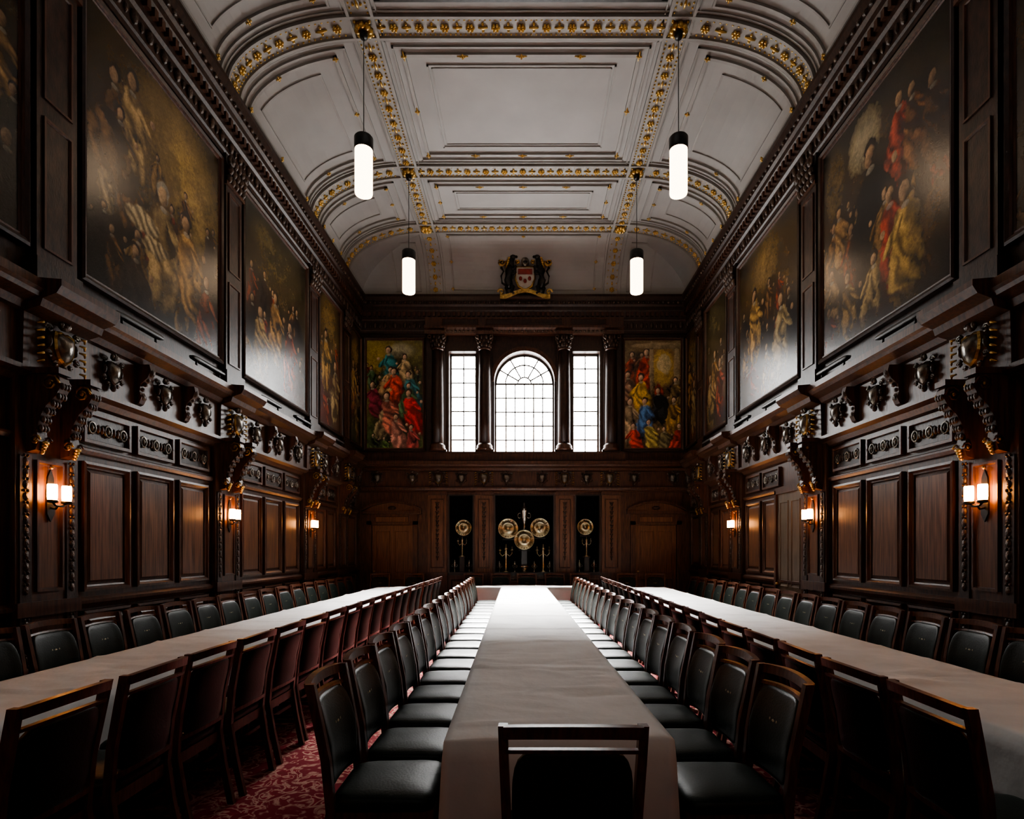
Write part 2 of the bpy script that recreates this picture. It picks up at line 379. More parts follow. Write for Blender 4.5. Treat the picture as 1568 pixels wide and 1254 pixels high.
def crowd(cv,n,pal,y0,y1,hs,rows=3,skin=(.42,.25,.13)):
    for r in range(rows):
        yy=y1+(y0-y1)*r/(max(1,rows-1)); hh=hs*(.7+.45*r/rows)
        for k in range(n):
            cx=cv.as_*(k+.5+cv.rng.uniform(-.35,.35))/n
            cv.fig(cx,yy+cv.rng.uniform(-.05,.05),hh*cv.rng.uniform(.8,1.2),pal[int(cv.rng.integers(len(pal)))],skin,lean=cv.rng.uniform(-.5,.5),arm=cv.rng.choice([-1,1]))
def side_cv(kind,w,h,seed):
    RS=110
    if kind==1:
        c=Cv(w,h,RS,seed,(.17,.095,.028),(.16,.09,.028),(.035,.02,.011)); A=c.as_
        c.blob(A*.70,.70,.30,.28,(.54,.34,.09),.9,soft=.45,shade=.25); c.blob(A*.5,.6,.1,.3,(.10,.055,.018),.6,soft=.5); c.blob(A*.15,.2,.3,.3,(.02,.013,.008),.85,soft=.5)
        crowd(c,5,warm,.34,.48,.34,2); 
        c.fig(A*.12,.46,.52,(.26,.12,.04),lean=.3); c.fig(A*.28,.50,.54,(.46,.29,.11)); c.fig(A*.2,.42,.4,(.10,.055,.025))
        crowd(c,5,warm,.0,.12,.40,2)
        c.fig(A*.5,.08,.66,(.40,.26,.10),(.55,.35,.18),(.4,.34,.24)); c.blob(A*.36,.36,.10,.05,(.46,.35,.19),fold=9); c.blob(A*.44,.29,.08,.04,(.42,.31,.16),fold=9)
        c.fig(A*.74,.10,.60,(.40,.21,.06),lean=-.3); c.fig(A*.88,-.04,.52,(.48,.10,.03)); c.fig(A*.3,-.08,.42,(.05,.03,.02)); c.glaze(.7)
    elif kind==2:
        c=Cv(w,h,RS,seed,(.10,.08,.035),(.13,.08,.028),(.035,.02,.011)); A=c.as_
        crowd(c,5,warm,-.05,.38,.46,3); c.fig(A*.45,.2,.55,(.44,.23,.07)); c.fig(A*.7,.05,.62,(.40,.07,.03)); c.fig(A*.22,.0,.6,(.42,.26,.09)); c.blob(A*.3,.86,.14,.09,(.26,.2,.09),.7,soft=.5); c.glaze(.7)
    elif kind==3:
        c=Cv(w,h,RS,seed,(.06,.042,.02),(.12,.06,.022),(.03,.018,.010)); A=c.as_
        c.blob(A*.40,.84,.12,.12,(.48,.38,.20),1,soft=.15,shade=.2); c.blob(A*.40,.84,.08,.08,(.52,.44,.26),.8,soft=.2,shade=.2); c.blob(A*.12,.80,.09,.18,(.30,.19,.07),.9,soft=.2)
        crowd(c,6,warm,.35,.45,.36,2)
        for cx,cy,hh,cl in ((.08,.3,.42,(.28,.13,.04)),(.2,.35,.42,(.34,.18,.06)),(.66,.5,.5,(.46,.045,.02)),(.80,.52,.44,(.28,.10,.03)),(.92,.46,.46,(.12,.055,.025)),(.3,.2,.44,(.30,.06,.02)),(.12,.05,.46,(.34,.2,.08)),(.28,.0,.42,(.42,.24,.07)),(.44,.22,.76,(.012,.010,.009)),(.55,.2,.46,(.3,.15,.04)),(.64,.08,.60,(.48,.045,.02)),(.45,-.02,.44,(.40,.26,.09)),(.74,-.02,.68,(.60,.36,.08)),(.9,.0,.4,(.14,.07,.03)),(.05,-.05,.36,(.42,.08,.03))):
            c.fig(A*cx,cy,hh,cl,lean=c.rng.uniform(-.3,.3),arm=c.rng.choice([-1,1]))
        c.blob(A*.93,.24,.09,.14,(.16,.08,.025),shade=.3); c.blob(A*.6,.03,.3,.04,(.10,.04,.018),.7); c.glaze(.7)
    elif kind==4:
        c=Cv(w,h,RS,seed,(.18,.105,.03),(.15,.08,.025),(.045,.025,.013)); A=c.as_
        c.blob(A*.5,.82,.22,.14,(.40,.25,.08),.7,soft=.5); crowd(c,5,warm,-.05,.42,.46,3); c.fig(A*.3,.28,.6,(.46,.25,.06)); c.fig(A*.75,.05,.66,(.38,.27,.12)); c.glaze(.7)
    elif kind==5:
        c=Cv(w,h,110,seed,(.20,.17,.045),(.13,.12,.04),(.09,.13,.035)); A=c.as_
        c.blob(A*.2,.8,.16,.18,(.38,.27,.05),.9,soft=.5); c.blob(A*.6,.9,.12,.06,(.45,.42,.28),.8,soft=.4); c.blob(A*.15,.45,.12,.2,(.24,.2,.04),.8,soft=.5)
        crowd(c,5,[(.08,.14,.06),(.30,.24,.07),(.26,.06,.03),(.05,.14,.12)],.5,.60,.28,2)
        for cx,cy,hh,cl in ((.47,.56,.50,(.04,.22,.23)),(.70,.58,.38,(.5,.38,.2)),(.33,.42,.44,(.60,.38,.18)),(.57,.36,.50,(.62,.08,.04)),(.18,.28,.44,(.24,.03,.05)),(.84,.36,.46,(.04,.18,.2)),(.27,.10,.42,(.46,.34,.18)),(.47,.12,.52,(.66,.22,.15)),(.7,.30,.40,(.10,.22,.09)),(.86,.16,.50,(.60,.05,.04)),(.58,-.02,.44,(.70,.32,.24)),(.82,-.06,.36,(.56,.12,.11)),(.12,-.05,.24,(.08,.10,.035)),(.35,-.05,.2,(.12,.2,.05))):
            c.fig(A*cx,cy,hh,cl,(.60,.40,.26),lean=c.rng.uniform(-.5,.5),arm=c.rng.choice([-1,1]))
    else:
        c=Cv(w,h,110,seed,(.17,.12,.06),(.21,.13,.05),(.15,.09,.035)); A=c.as_
        crowd(c,4,warm,.5,.62,.28,2)
        for cx,cy,hh,cl in ((.12,.60,.38,(.38,.08,.04)),(.26,.64,.32,(.22,.10,.05)),(.35,.54,.50,(.62,.08,.035))):
            c.fig(A*cx,cy,hh,cl,(.60,.40,.26),lean=c.rng.uniform(-.5,.5),arm=c.rng.choice([-1,1]))
        # architectural interior: canopy, columns and arched niche behind a throne
        c.blob(A*.70,.76,.15,.20,(.26,.16,.06),1,soft=.05,shade=.1); c.blob(A*.68,.75,.115,.16,(.54,.36,.10),1,soft=.05,shade=.1); c.blob(A*.70,.78,.07,.09,(.68,.56,.30),1,soft=.08,shade=.1)
        c.blob(A*.93,.72,.03,.28,(.36,.27,.15),1,soft=.08,shade=.4); c.blob(A*.48,.74,.022,.25,(.40,.30,.17),1,soft=.08,shade=.4); c.blob(A*.7,.95,.3,.03,(.34,.25,.14),1,soft=.1)
        c.blob(A*.5,.07,.5,.07,(.20,.12,.05),.8,soft=.2)
        for cx,cy,hh,cl in ((.12,.36,.46,(.25,.13,.08)),(.92,.34,.42,(.28,.18,.07)),(.3,.28,.54,(.62,.40,.08)),(.1,.08,.50,(.50,.36,.21)),(.36,.10,.48,(.07,.16,.34)),(.66,.24,.42,(.012,.012,.012)),(.87,.14,.44,(.48,.27,.07)),(.22,-.06,.38,(.52,.06,.035)),(.5,-.04,.40,(.42,.33,.09)),(.72,-.06,.34,(.16,.13,.06)),(.92,-.06,.38,(.60,.07,.035))):
            c.fig(A*cx,cy,hh,cl,(.60,.40,.26),lean=c.rng.uniform(-.5,.5),arm=c.rng.choice([-1,1]))
    return c
for sd in 'LR':
    for i,P in enumerate(PIL):
        if i<1: continue
        a=P+.27; c=(PIL+[14.25])[i+1]-.27; w=c-a
        kind={'L':{1:2,2:1,3:2,4:4,5:4},'R':{1:4,2:3,3:4,4:2,5:4}}[sd][i]
        h=2.74
        me=painting(w,h,side_cv(kind,w,h,10*i+(3 if sd=='R' else 1)),.66)
        l,r=place(sd,(a+c)/2,.0,4.0); inst('oil_painting',me,l,r)
        if i in (2,3,4):
            b=MB(); 
            for q in (-.62,.62) if w>2 else (0,):
                b.sup((q,.19,.075),(.36,.035,.025),'black_metal',.25,16,6); 
                for t in (-.25,.25): b.tube([(q+t,.19,0),(q+t,.19,.06)],.012,'black_metal',6)
            l,r=place(sd,(a+c)/2,0,3.72); b.obj('picture_light',l,r)
for xc,kind in ((-3.22,5),(3.06,6)):
    w=1.52; me=painting(w,2.78,side_cv(kind,w,2.78,kind*7),.9); l,r=place('B',xc,0,3.95); inst('oil_painting',me,l,r)
# ------------------------------------------------------------ back wall
WC=-.065; nA,nB,nC=.735,1.18,1.84
b=MB(); b.F=FR['B']
xl,xr=CX-HW-.4,CX+HW+.4
b.box(xl,xr,-.6,0,0,.97,'wood')
def segs(z0,z1,m,inn,o1,o2,d0=-.6):
    b.box(xl,WC-o2,d0,0,z0,z1,m); b.box(WC-o1,WC-inn,d0,0,z0,z1,m); b.box(WC+inn,WC+o1,d0,0,z0,z1,m); b.box(WC+o2,xr,d0,0,z0,z1,m)
segs(.97,2.9,'wood',.73,1.24,1.85)
b.box(xl,xr,-.6,0,2.9,3.5,'wood'); b.box(xl,xr,-.4,0,3.5,3.93,'wood')
segs(3.93,6.40,'wood_dark',nA,nB,nC,-.4)
b.box(xl,xr,-.4,0,6.40,9.5,'wood_dark')
zs=5.665
arc=[(WC+nA*math.cos(pi*k/24),zs+nA*math.sin(pi*k/24)) for k in range(25)]
b.plate(arc[:13]+[(WC,6.405),(WC+nA,6.405)],-.4,0,'wood_dark')
b.plate(arc[12:]+[(WC-nA,6.405),(WC,6.405)],-.4,0,'wood_dark')
b.box(WC-.73,WC+.73,-.62,-.5,.9,3.0,'black_velvet')
for sg in (-1,1): b.box(min(WC+sg*1.24,WC+sg*1.85),max(WC+sg*1.24,WC+sg*1.85),-.62,-.5,.9,3.0,'black_velvet')
b.F=None
b.obj('wall_back')
b=MB(); b.F=FR['B']
for k in range(24):
    a0,a1=pi*k/24,pi*(k+1)/24
    for r0,r1,dd in ((nA,nA+.06,.04),(nA+.06,nA+.1,.06)):
        b.plate([(WC+r0*math.cos(a0),zs+r0*math.sin(a0)),(WC+r1*math.cos(a0),zs+r1*math.sin(a0)),(WC+r1*math.cos(a1),zs+r1*math.sin(a1)),(WC+r0*math.cos(a1),zs+r0*math.sin(a1))],-.01,dd,'wood')
b.box(WC-2.45,WC+2.45,0,.12,3.72,3.9,'wood'); b.box(WC-2.4,WC+2.4,0,.14,3.88,3.93,'wood')
b.extr([(0,6.76),(.2,6.76),(.22,6.84),(.27,6.88),(.27,6.93),(.14,6.95),(.14,7.18),(0,7.2)],WC-2.4,WC+2.4,'wood')
for u0,u1 in ((-2.0,-1.1),(-.95,.95),(1.1,2.0)): b.frame(WC+u0,WC+u1,6.98,7.15,[(0,.14),(0,.165),(.02,.165),(.03,.15)],'wood','wood_dark')
for k in range(40): b.sphere((WC-1.95+.1*k,.235,6.81),(.03,.02,.025),'carved',5,3)
for sg in (-1,1):
    for c in (.985,2.12):
        u=WC+sg*c; w=.21 if c<1 else .23
        b.box(u-w,u+w,0,.05,.97,2.98,'wood_panel'); b.box(u-w-.02,u+w+.02,0,.08,0,.97,'wood'); b.box(u-w-.03,u+w+.03,0,.1,.93,1.0,'wood'); b.box(u-w-.03,u+w+.03,0,.1,2.88,2.95,'wood')
        b.frame(u-w+.06,u+w-.06,1.1,2.8,[(0,.05),(0,.065),(.02,.065),(.03,.053)],'wood','wood_panel')
        for k in range(13):
            z=2.66-.11*k; s_=(1-.04*k)*.8
            b.sphere((u,.055,z),(.045*s_,.025,.05),'carved',7,4); b.sphere((u-.045*s_,.052,z+.04),(.02,.015,.022),'carved',5,3); b.sphere((u+.045*s_,.052,z+.04),(.02,.015,.022),'carved',5,3)
for u0,u1 in ((-.73,.73),(-1.85,-1.24),(1.24,1.85)):
    b.box(WC+u0,WC+u1,-.5,.02,.93,.98,'black_wood')
    b.frame(WC+u0-.0,WC+u1+.0,.98,2.9,[(0,-.02),(0,.02),(.025,.02),(.03,-.02)],'black_wood')
    b.frame(WC+u0+.03,WC+u1-.03,.2,.85,[(0,0),(0,.02),(.03,.02),(.05,.0),(.09,.01)],'wood','wood_panel')
for c in (-3.28,3.14):
    b.box(c-.62,c-.5,0,.07,0,2.25,'wood'); b.box(c+.5,c+.62,0,.07,0,2.25,'wood'); b.box(c-.62,c+.62,0,.07,2.16,2.42,'wood')
    b.frame(c-.42,c+.42,2.2,2.38,[(0,.07),(0,.085),(.02,.085),(.03,.075)],'wood','wood_panel')
    b.box(c-.72,c+.72,0,.14,2.42,2.49,'wood')
    ar=[(c+.72*t/8,2.49+.2*(1-(t/8)**2)) for t in range(-8,9)]
    for k in range(16):
        (x0,z0),(x1,z1)=ar[k],ar[k+1]
        b.plate([(x0,z0),(x1,z1),(x1,z1+.05),(x0,z0+.05)],0,.17,'wood')
    b.plate([(c-.72,2.49)]+ar[1:-1]+[(c+.72,2.49)],0,.05,'wood_panel')
    b.sphere((c,.06,2.57),(.1,.03,.05),'carved',10,5)
b.extr([(0,2.95),(.04,2.97),(.08,3.0),(.1,3.04),(.1,3.07),(0,3.09)],CX-HW,CX+HW,'wood')
b.F=None; b.obj('window_wall_panelling')
for x in (-3.66,-2.8,-2.16,-1.6,-1.05,-.5,.37,.92,1.46,2.02,2.62,3.56):
    gg=abs(abs(x+.07)-1)<.1 or abs(abs(x+.07)-2.1)<.12
    l,r=place('B',x,.0,3.3); inst('carved_cartouche',carg if gg else car,l,r,1.15 if gg else .98)
b=MB(); b.F=FR['B']; b.box(CX-HW,CX+HW,0,.03,0,.22,'wood_dark'); b.obj('baseboard_back')
def door(side,u,w,h,mt,name):
    b=MB(); b.box(-w/2,w/2,-.04,.02,0,h,mt)
    for z0,z1 in ((.15,.85),(.98,h-.12)):
        for q in (0,1):
            b.frame(-w/2+.09+q*(w/2-.04),-.05+q*(w/2-.04),z0,z1,[(0,.02),(0,.03),(.02,.03),(.035,.008),(.06,.018)],mt,mt)
    b.sphere((w/2-.05,.05,1.02),.028,'dull_gold'); b.tube([(w/2-.05,.02,1.02),(w/2-.05,.05,1.02)],.012,'dull_gold')
    l,r=place(side,u,0,0)
    if side!='B': 
        l=(l[0]+(-.05 if side=='L' else .05),l[1],l[2])
    b.obj(name,l,r)
door('B',-3.28,.98,2.14,'wood_panel','door_1'); door('B',3.14,.98,2.14,'wood_panel','door_2'); door('R',8.62,.84,2.42,'door_paint','door_3')
b=MB(); b.F=FR['R']
for u0,u1,z0,z1 in ((8.14,8.2,0,2.48),(9.04,9.1,0,2.48),(8.14,9.1,2.42,2.52)): b.box(u0,u1,-.08,.0,z0,z1,'wood')
b.obj('trim_3')
def window(name,xc,w,z0,z1,arch,F,glass,depth=-.28):
    b=MB(); b.F=F
    t=.026; d0,d1=depth,depth+.04
    hw=w/2
    if arch:
        zz=z1-hw
        poly=[(xc-hw,z0),(xc+hw,z0)]+[(xc+hw*math.cos(pi*k/24),zz+hw*math.sin(pi*k/24)) for k in range(25)]
        b.add([(u,d0-.03,z) for u,z in poly],[tuple(range(len(poly)))],glass)
        def bararc(r,a=.026):
            for k in range(24):
                a0,a1=pi*k/24,pi*(k+1)/24
                b.plate([(xc+(r-a)*math.cos(a0),zz+(r-a)*math.sin(a0)),(xc+r*math.cos(a0),zz+r*math.sin(a0)),(xc+r*math.cos(a1),zz+r*math.sin(a1)),(xc+(r-a)*math.cos(a1),zz+(r-a)*math.sin(a1))],d0,d1,'window_bar')
        bararc(hw,.05); bararc(hw*.66); bararc(hw*.25)
        for k in range(1,6):
            a=pi*k/6; c,s_=math.cos(a),math.sin(a)
            b.plate([(xc+hw*.25*c-s_*t*.5,zz+hw*.25*s_+c*t*.5),(xc+hw*.25*c+s_*t*.5,zz+hw*.25*s_-c*t*.5),(xc+hw*c+s_*t*.5,zz+hw*s_-c*t*.5),(xc+hw*c-s_*t*.5,zz+hw*s_+c*t*.5)],d0,d1,'window_bar')
        b.box(xc-hw,xc+hw,d0,d1+.01,zz-.02,zz+.02,'window_bar'); top=zz; cols=[-.62,-.31,0,.31,.62]; rows=5
    else:
        b.add([(xc-hw,d0-.03,z0),(xc+hw,d0-.03,z0),(xc+hw,d0-.03,z1),(xc-hw,d0-.03,z1)],[(0,1,2,3)],glass); top=z1; cols=[0] if w<1 else [-.5,0,.5]; rows=7
    for c in cols: b.box(xc+c*hw-t/2,xc+c*hw+t/2,d0,d1,z0,top,'window_bar')
    for k in range(1,rows): z=z0+(top-z0)*k/rows; b.box(xc-hw,xc+hw,d0,d1,z-t/2,z+t/2,'window_bar')
    for a_,c_ in ((xc-hw,xc-hw+.04),(xc+hw-.04,xc+hw)): b.box(a_,c_,d0,d1+.02,z0,top,'window_bar')
    b.box(xc-hw,xc+hw,d0,d1+.02,z0,z0+.05,'window_bar')
    if not arch: b.box(xc-hw,xc+hw,d0,d1+.02,z1-.05,z1,'window_bar')
    b.obj(name)
window('window_1',WC-1.51,.66,3.93,6.40,False,FR['B'],'window_glass')
window('window_2',WC,1.47,3.93,6.40,True,FR['B'],'window_glass')
window('window_3',WC+1.51,.66,3.93,6.40,False,FR['B'],'window_glass')
b=MB()
prof=[(.20,0),(.20,.06),(.185,.08),(.19,.12),(.165,.15),(.15,.18),(.15,.9),(.14,1.8),(.13,2.42),(.145,2.44),(.145,2.47)]
b.box(-.22,.22,-.0,.2,-.02,.03,'wood_dark'); b.box(-.17,.17,0,.1,0,2.8,'wood_dark')
b.rev(prof[:6],(0,.14,0),'wood',n=20); b.rev(prof[5:9],(0,.14,0),'wood_dark',n=40,flute=.07); b.rev(prof[8:],(0,.14,0),'wood',n=20)
b.rev([(.13,2.47),(.14,2.6),(.19,2.76)],(0,.14,0),'wood_dark',n=16)
for row,(zr,rr,s_) in enumerate(((2.53,.145,.035),(2.62,.155,.04),(2.7,.18,.032))):
    for k in range(10):
        a=2*pi*(k+row*.5)/10; b.sphere((rr*math.cos(a),.14+rr*math.sin(a),zr),(s_,s_,.05),'carved',6,4)
for sx in (-1,1):
    b.torus((sx*.17,.3,2.71),.035,.035,.018,'carved',10,6)
b.box(-.21,.21,0,.34,2.76,2.83,'wood')
colm=b.mesh('corinthian_column')
for x in (-2.1,-.96,.96,2.1):
    l,r=place('B',WC+x,0,3.94); inst('corinthian_column',colm,l,r)
# near wall
b=MB(); b.F=FR['N']
b.box(xl,xr,-.5,0,0,4.0,'wood'); b.box(xl,xr,-.5,0,6.6,9.5,'wood_dark')
ws=[-2.4,0,2.4]; e=[xl]+[q for w_ in ws for q in (w_-.75,w_+.75)]+[xr]
for k in range(0,8,2): b.box(e[k],e[k+1],-.5,0,4.0,6.6,'wood_dark')
for k in range(6): b.frame(-3.8+k*1.27,-2.7+k*1.27,1.1,2.9,[(0,0),(0,.03),(.03,.03),(.05,0),(.1,.02)],'wood','wood_panel')
b.obj('wall_front')
for i,w_ in enumerate(ws): window('window_%d'%(4+i),w_,1.5,4.0,6.6,False,FR['N'],'rear_glass')  # unseen windows behind the camera, added as soft fill light
# ------------------------------------------------------------ ceiling
F0=2.13; Zc=8.65; Zs=7.72; CA=3.92-F0; CB=Zc-Zs; Ya=12.75; Yb=13.92
SL=2.18
def cp(s_,y,off):
    a=abs(s_); sg=1 if s_>=0 else -1
    if a<=F0: return (CX+s_,y,Zc-off)
    th=min(1,(a-F0)/SL)*pi/2
    x=F0+CA*math.sin(th); z=Zs+CB*math.cos(th)
    nx_,nz=-math.sin(th)/CA,-math.cos(th)/CB; l=math.hypot(nx_,nz)
    return (CX+sg*(x+nx_/l*off),y,z+nz/l*off)
SLB=1.65
def cb(x,t,off):
    th=min(1,t/SLB)*pi/2; A=Yb-Ya
    y=Ya+A*math.sin(th); z=Zs+CB*math.cos(th); ny,nz=-math.sin(th)/A,-math.cos(th)/CB; l=math.hypot(ny,nz)
    return (CX+x,y+ny/l*off,z+nz/l*off)
RY=[1.95,4.9,7.76,10.72,12.6]
b=MB()
HX,HY0,HY1=1.84,2.3,7.36
rs=[]
for k in range(17):
    th=pi/2*k/16; w=F0+CA*math.sin(th); z=Zs+CB*math.cos(th); yb=Ya+(Yb-Ya)*math.sin(th); yn=-1.8-1.17*math.sin(th)
    rs.append([(CX-w,yn,z),(CX+w,yn,z),(CX+w,yb,z),(CX-w,yb,z)])
vs=[p for r_ in rs for p in r_]
fs=[(i*4+j,i*4+(j+1)%4,(i+1)*4+(j+1)%4,(i+1)*4+j) for i in range(16) for j in range(4)]
b.add(vs,fs,'plaster',False)
def q(x0,x1,y0,y1,z,m='plaster'): b.add([(CX+x0,y0,z),(CX+x1,y0,z),(CX+x1,y1,z),(CX+x0,y1,z)],[(0,1,2,3)],m)
q(-F0,F0,HY1,Ya,Zc); q(-F0,F0,-1.8,HY0,Zc); q(-F0,-HX,HY0,HY1,Zc); q(HX,F0,HY0,HY1,Zc)
b.box(xl-.3,xr+.3,NR-.6,D+.6,9.5,9.6,'plaster')
b.obj('ceiling')
b=MB()
b.rings([[(CX-HX,HY0,z),(CX+HX,HY0,z),(CX+HX,HY1,z),(CX-HX,HY1,z)] for z in (8.64,9.3)],'black_wood')
b.add([(CX-HX,HY0,9.29),(CX+HX,HY0,9.29),(CX+HX,HY1,9.29),(CX-HX,HY1,9.29)],[(0,1,2,3)],'skylight_glass')
for k in range(1,6): x_=CX-HX+2*HX*k/6; b.box(x_-.02,x_+.02,HY0,HY1,9.2,9.27,'black_wood')
for k in range(1,8): y_=HY0+(HY1-HY0)*k/8; b.box(CX-HX,CX+HX,y_-.02,y_+.02,9.2,9.27,'black_wood')
for u0,u1,v0,v1 in ((-HX-.05,HX+.05,HY1-.05,HY1+.02),(-HX-.05,HX+.05,HY0-.02,HY0+.05),(-HX-.05,-HX+.03,HY0,HY1),(HX-.03,HX+.05,HY0,HY1)): b.box(CX+u0,CX+u1,v0,v1,8.6,8.7,'black_wood')
b.obj('skylight_1')
b=MB()
def strip(s0,s1,y0,y1,off,m='plaster_trim',fn=cp,swap=False):
    n=max(1,int((s1-s0)/.12)) if (fn is cb and True) or abs(s0)>F0-.01 or abs(s1)>F0+.01 else 1
    rsx=[]
    for k in range(n+1):
        s_=s0+(s1-s0)*k/n
        if fn is cp: rsx.append([cp(s_,y0,-.005),cp(s_,y1,-.005),cp(s_,y1,off),cp(s_,y0,off)])
        else: rsx.append([cb(y0,s_,-.005),cb(y1,s_,-.005),cb(y1,s_,off),cb(y0,s_,off)])
    b.rings(rsx,m,False,True,True)
def rib_t(y,flat=True):
    rngs=[(-F0-SL,-F0),(F0,F0+SL)]+([(-F0,F0)] if flat else [])
    for s0,s1 in rngs:
        strip(s0,s1,y-.15,y+.15,.02); strip(s0,s1,y-.18,y-.14,.05); strip(s0,s1,y+.14,y+.18,.05); strip(s0,s1,y-.235,y-.215,.02); strip(s0,s1,y+.215,y+.235,.02)
for y in RY[:2]: rib_t(y,False)
for y in RY[2:]: rib_t(y)
for sg in (-1,1):
    c=sg*F0
    for a0,a1,o in ((-.15,.15,.022),(-.18,-.14,.052),(.14,.18,.052),(-.235,-.215,.02),(.215,.235,.02)):
        x0,x1=c+a0,c+a1
        b.add([(CX+x,y,z) for y in (-1.8,Ya) for x,z in ((x0,Zc+.005),(x1,Zc+.005),(x1,Zc-o),(x0,Zc-o))],[(0,1,2,3),(4,7,6,5),(0,4,5,1),(1,5,6,2),(2,6,7,3),(3,7,4,0)],'plaster_trim')
        strip(0,SLB,x0,x1,o,fn=cb)
gold=MB()
def ros(p,n,s_=1.0,pet=6):
    n=Vector(n).normalized(); a=n.cross(Vector((0,1,0)) if abs(n.y)<.9 else Vector((1,0,0))).normalized(); c=n.cross(a); p=Vector(p)
    gold.sphere(tuple(p+n*.02*s_),.028*s_,'gold',6,4)
    for k in range(pet):
        t=2*pi*k/pet; gold.sphere(tuple(p+(a*math.cos(t)+c*math.sin(t))*.045*s_+n*.008),.026*s_,'gold',5,3)
def nrm(f,*a): 
    p0=Vector(f(*a,0)); p1=Vector(f(*a,.05)); return p1-p0
def dot(p,r=.016): gold.sphere(p,r,'gold',5,3)
def leafbar(P,r=.018): gold.tube(P,[r*.5,r*1.3,r*.5],'gold',5)
def nearx(s_): return abs(abs(s_)-F0)
for y in RY:
    for k in range(-12,13):
        s_=k*.345
        if abs(s_)>F0+SL-.1 or (y<7 and abs(s_)<F0): continue
        if nearx(s_)>.2: ros(cp(s_,y,.03),nrm(cp,s_,y),.92)
    for k in range(-13,13):
        s_=(k+.5)*.345
        if abs(s_)>F0+SL-.12 or (y<7 and abs(s_)<F0) or nearx(s_)<.22: continue
        leafbar([cp(s_-.065,y,.03),cp(s_,y,.035),cp(s_+.065,y,.03)])
        for q_ in (-.05,.05): dot(cp(s_,y+q_,.028),.022)
    s_=-F0-SL+.1
    while s_<F0+SL-.1:
        if not (y<7 and abs(s_)<F0) and nearx(s_)>.15:
            for q_ in (-.11,.11): dot(cp(s_,y+q_,.024),.0155)
        s_+=.069
    for sg in (-1,1): ros(cp(sg*F0,y,.06),(0,0,-1),1.9,8); 
    for sg in (-1,1):
        for qx in (-.1,.1):
            for qy in (-.1,.1): dot((CX+sg*F0+qx,y+qy,Zc-.04),.024)
def lp(x,y,o): return (CX+x,y,Zc-o)
for sg in (-1,1):
    y=2.15; k=0
    while y<12.55:
        if min(abs(y-p) for p in RY)>.19:
            if k%2==0: ros(lp(sg*F0,y,.03),(0,0,-1),.92)
            else:
                leafbar([lp(sg*F0,y-.06,.03),lp(sg*F0,y,.035),lp(sg*F0,y+.06,.03)])
                for q_ in (-.05,.05): dot(lp(sg*F0+q_,y,.028),.022)
        y+=.16; k+=1
    y=2.1
    while y<12.6:
        if min(abs(y-p) for p in RY)>.12:
            for q_ in (-.11,.11): dot(lp(sg*F0+q_,y,.024),.0155)
        y+=.069
    t=.22; k=0
    while t<1.55:
        if k%2==0: ros(cb(sg*F0,t,.03),nrm(cb,sg*F0,t),.92)
        else: leafbar([cb(sg*F0,t-.05,.03),cb(sg*F0,t,.035),cb(sg*F0,t+.05,.03)])
        for q_ in (-.11,.11): dot(cb(sg*F0+q_,t,.024),.0155)
        t+=.16; k+=1
def pframe(s0,s1,y0,y1,w,off,studs=True,fn=cp):
    strip(s0,s1,y0,y0+w,off,fn=fn); strip(s0,s1,y1-w,y1,off,fn=fn); strip(s0,s0+w,y0,y1,off,fn=fn); strip(s1-w,s1,y0,y1,off,fn=fn)
    if studs:
        for i in range(5):
            for j in range(5):
                if i in(0,4) or j in (0,4):
                    if (i%4==0 and j%4==0) or (i%4==0 and j==2) or (j%4==0 and i in (2,) ) or ((j%4==0) and i in (1,3) and s1-s0>3):
                        s_=s0+w/2+(s1-s0-w)*i/4; y_=y0+w/2+(y1-y0-w)*j/4
                        p=fn(s_,y_,off) if fn is cp else cb(y_,s_,off)
                        nn=nrm(fn,s_,y_) if fn is cp else nrm(cb,y_,s_)
                        ros(p,nn,.62,4)
                        v_=Vector(p)
                        ax=Vector((1,0,0)) if j%4==0 and i not in (0,4) else Vector((0,1,0))
                        if fn is cp and abs(s_)<F0: leafbar([tuple(v_-ax*.08),tuple(v_),tuple(v_+ax*.08)],.016)
bays=[(RY[0],RY[1]),(RY[1],RY[2]),(RY[2],RY[3]),(RY[3],RY[4])]
for i,(y0,y1) in enumerate(bays):
    if i>1:
        pframe(-F0+.30,F0-.30,y0+.30,y1-.30,.025,.03,False); pframe(-F0+.42,F0-.42,y0+.42,y1-.42,.05,.035)
        pframe(-F0+.74,F0-.74,y0+.62,y1-.62,.025,.018,False); pframe(-F0+.80,F0-.80,y0+.68,y1-.68,.015,.012,False)
    for sg in (-1,1):
        a,c=F0+.28,F0+SL-.06
        s0,s1=(a,c) if sg>0 else (-c,-a)
        pframe(s0,s1,y0+.30,y1-.30,.025,.03,False); pframe(s0+.12,s1-.12,y0+.42,y1-.42,.045,.035); pframe(s0+.38,s1-.38,y0+.66,y1-.66,.025,.018,False)
pframe(.12,SLB-.15,-F0+.4,F0-.4,.045,.035,True,cb)
for sg in (-1,1):
    y0,y1=(F0+.35,3.1) if sg>0 else (-3.1,-F0-.35)
    pframe(.35,SLB-.1,y0,y1,.035,.03,False,cb)
b.obj('ceiling_ribs')
gold.obj('gilded_rosettes')
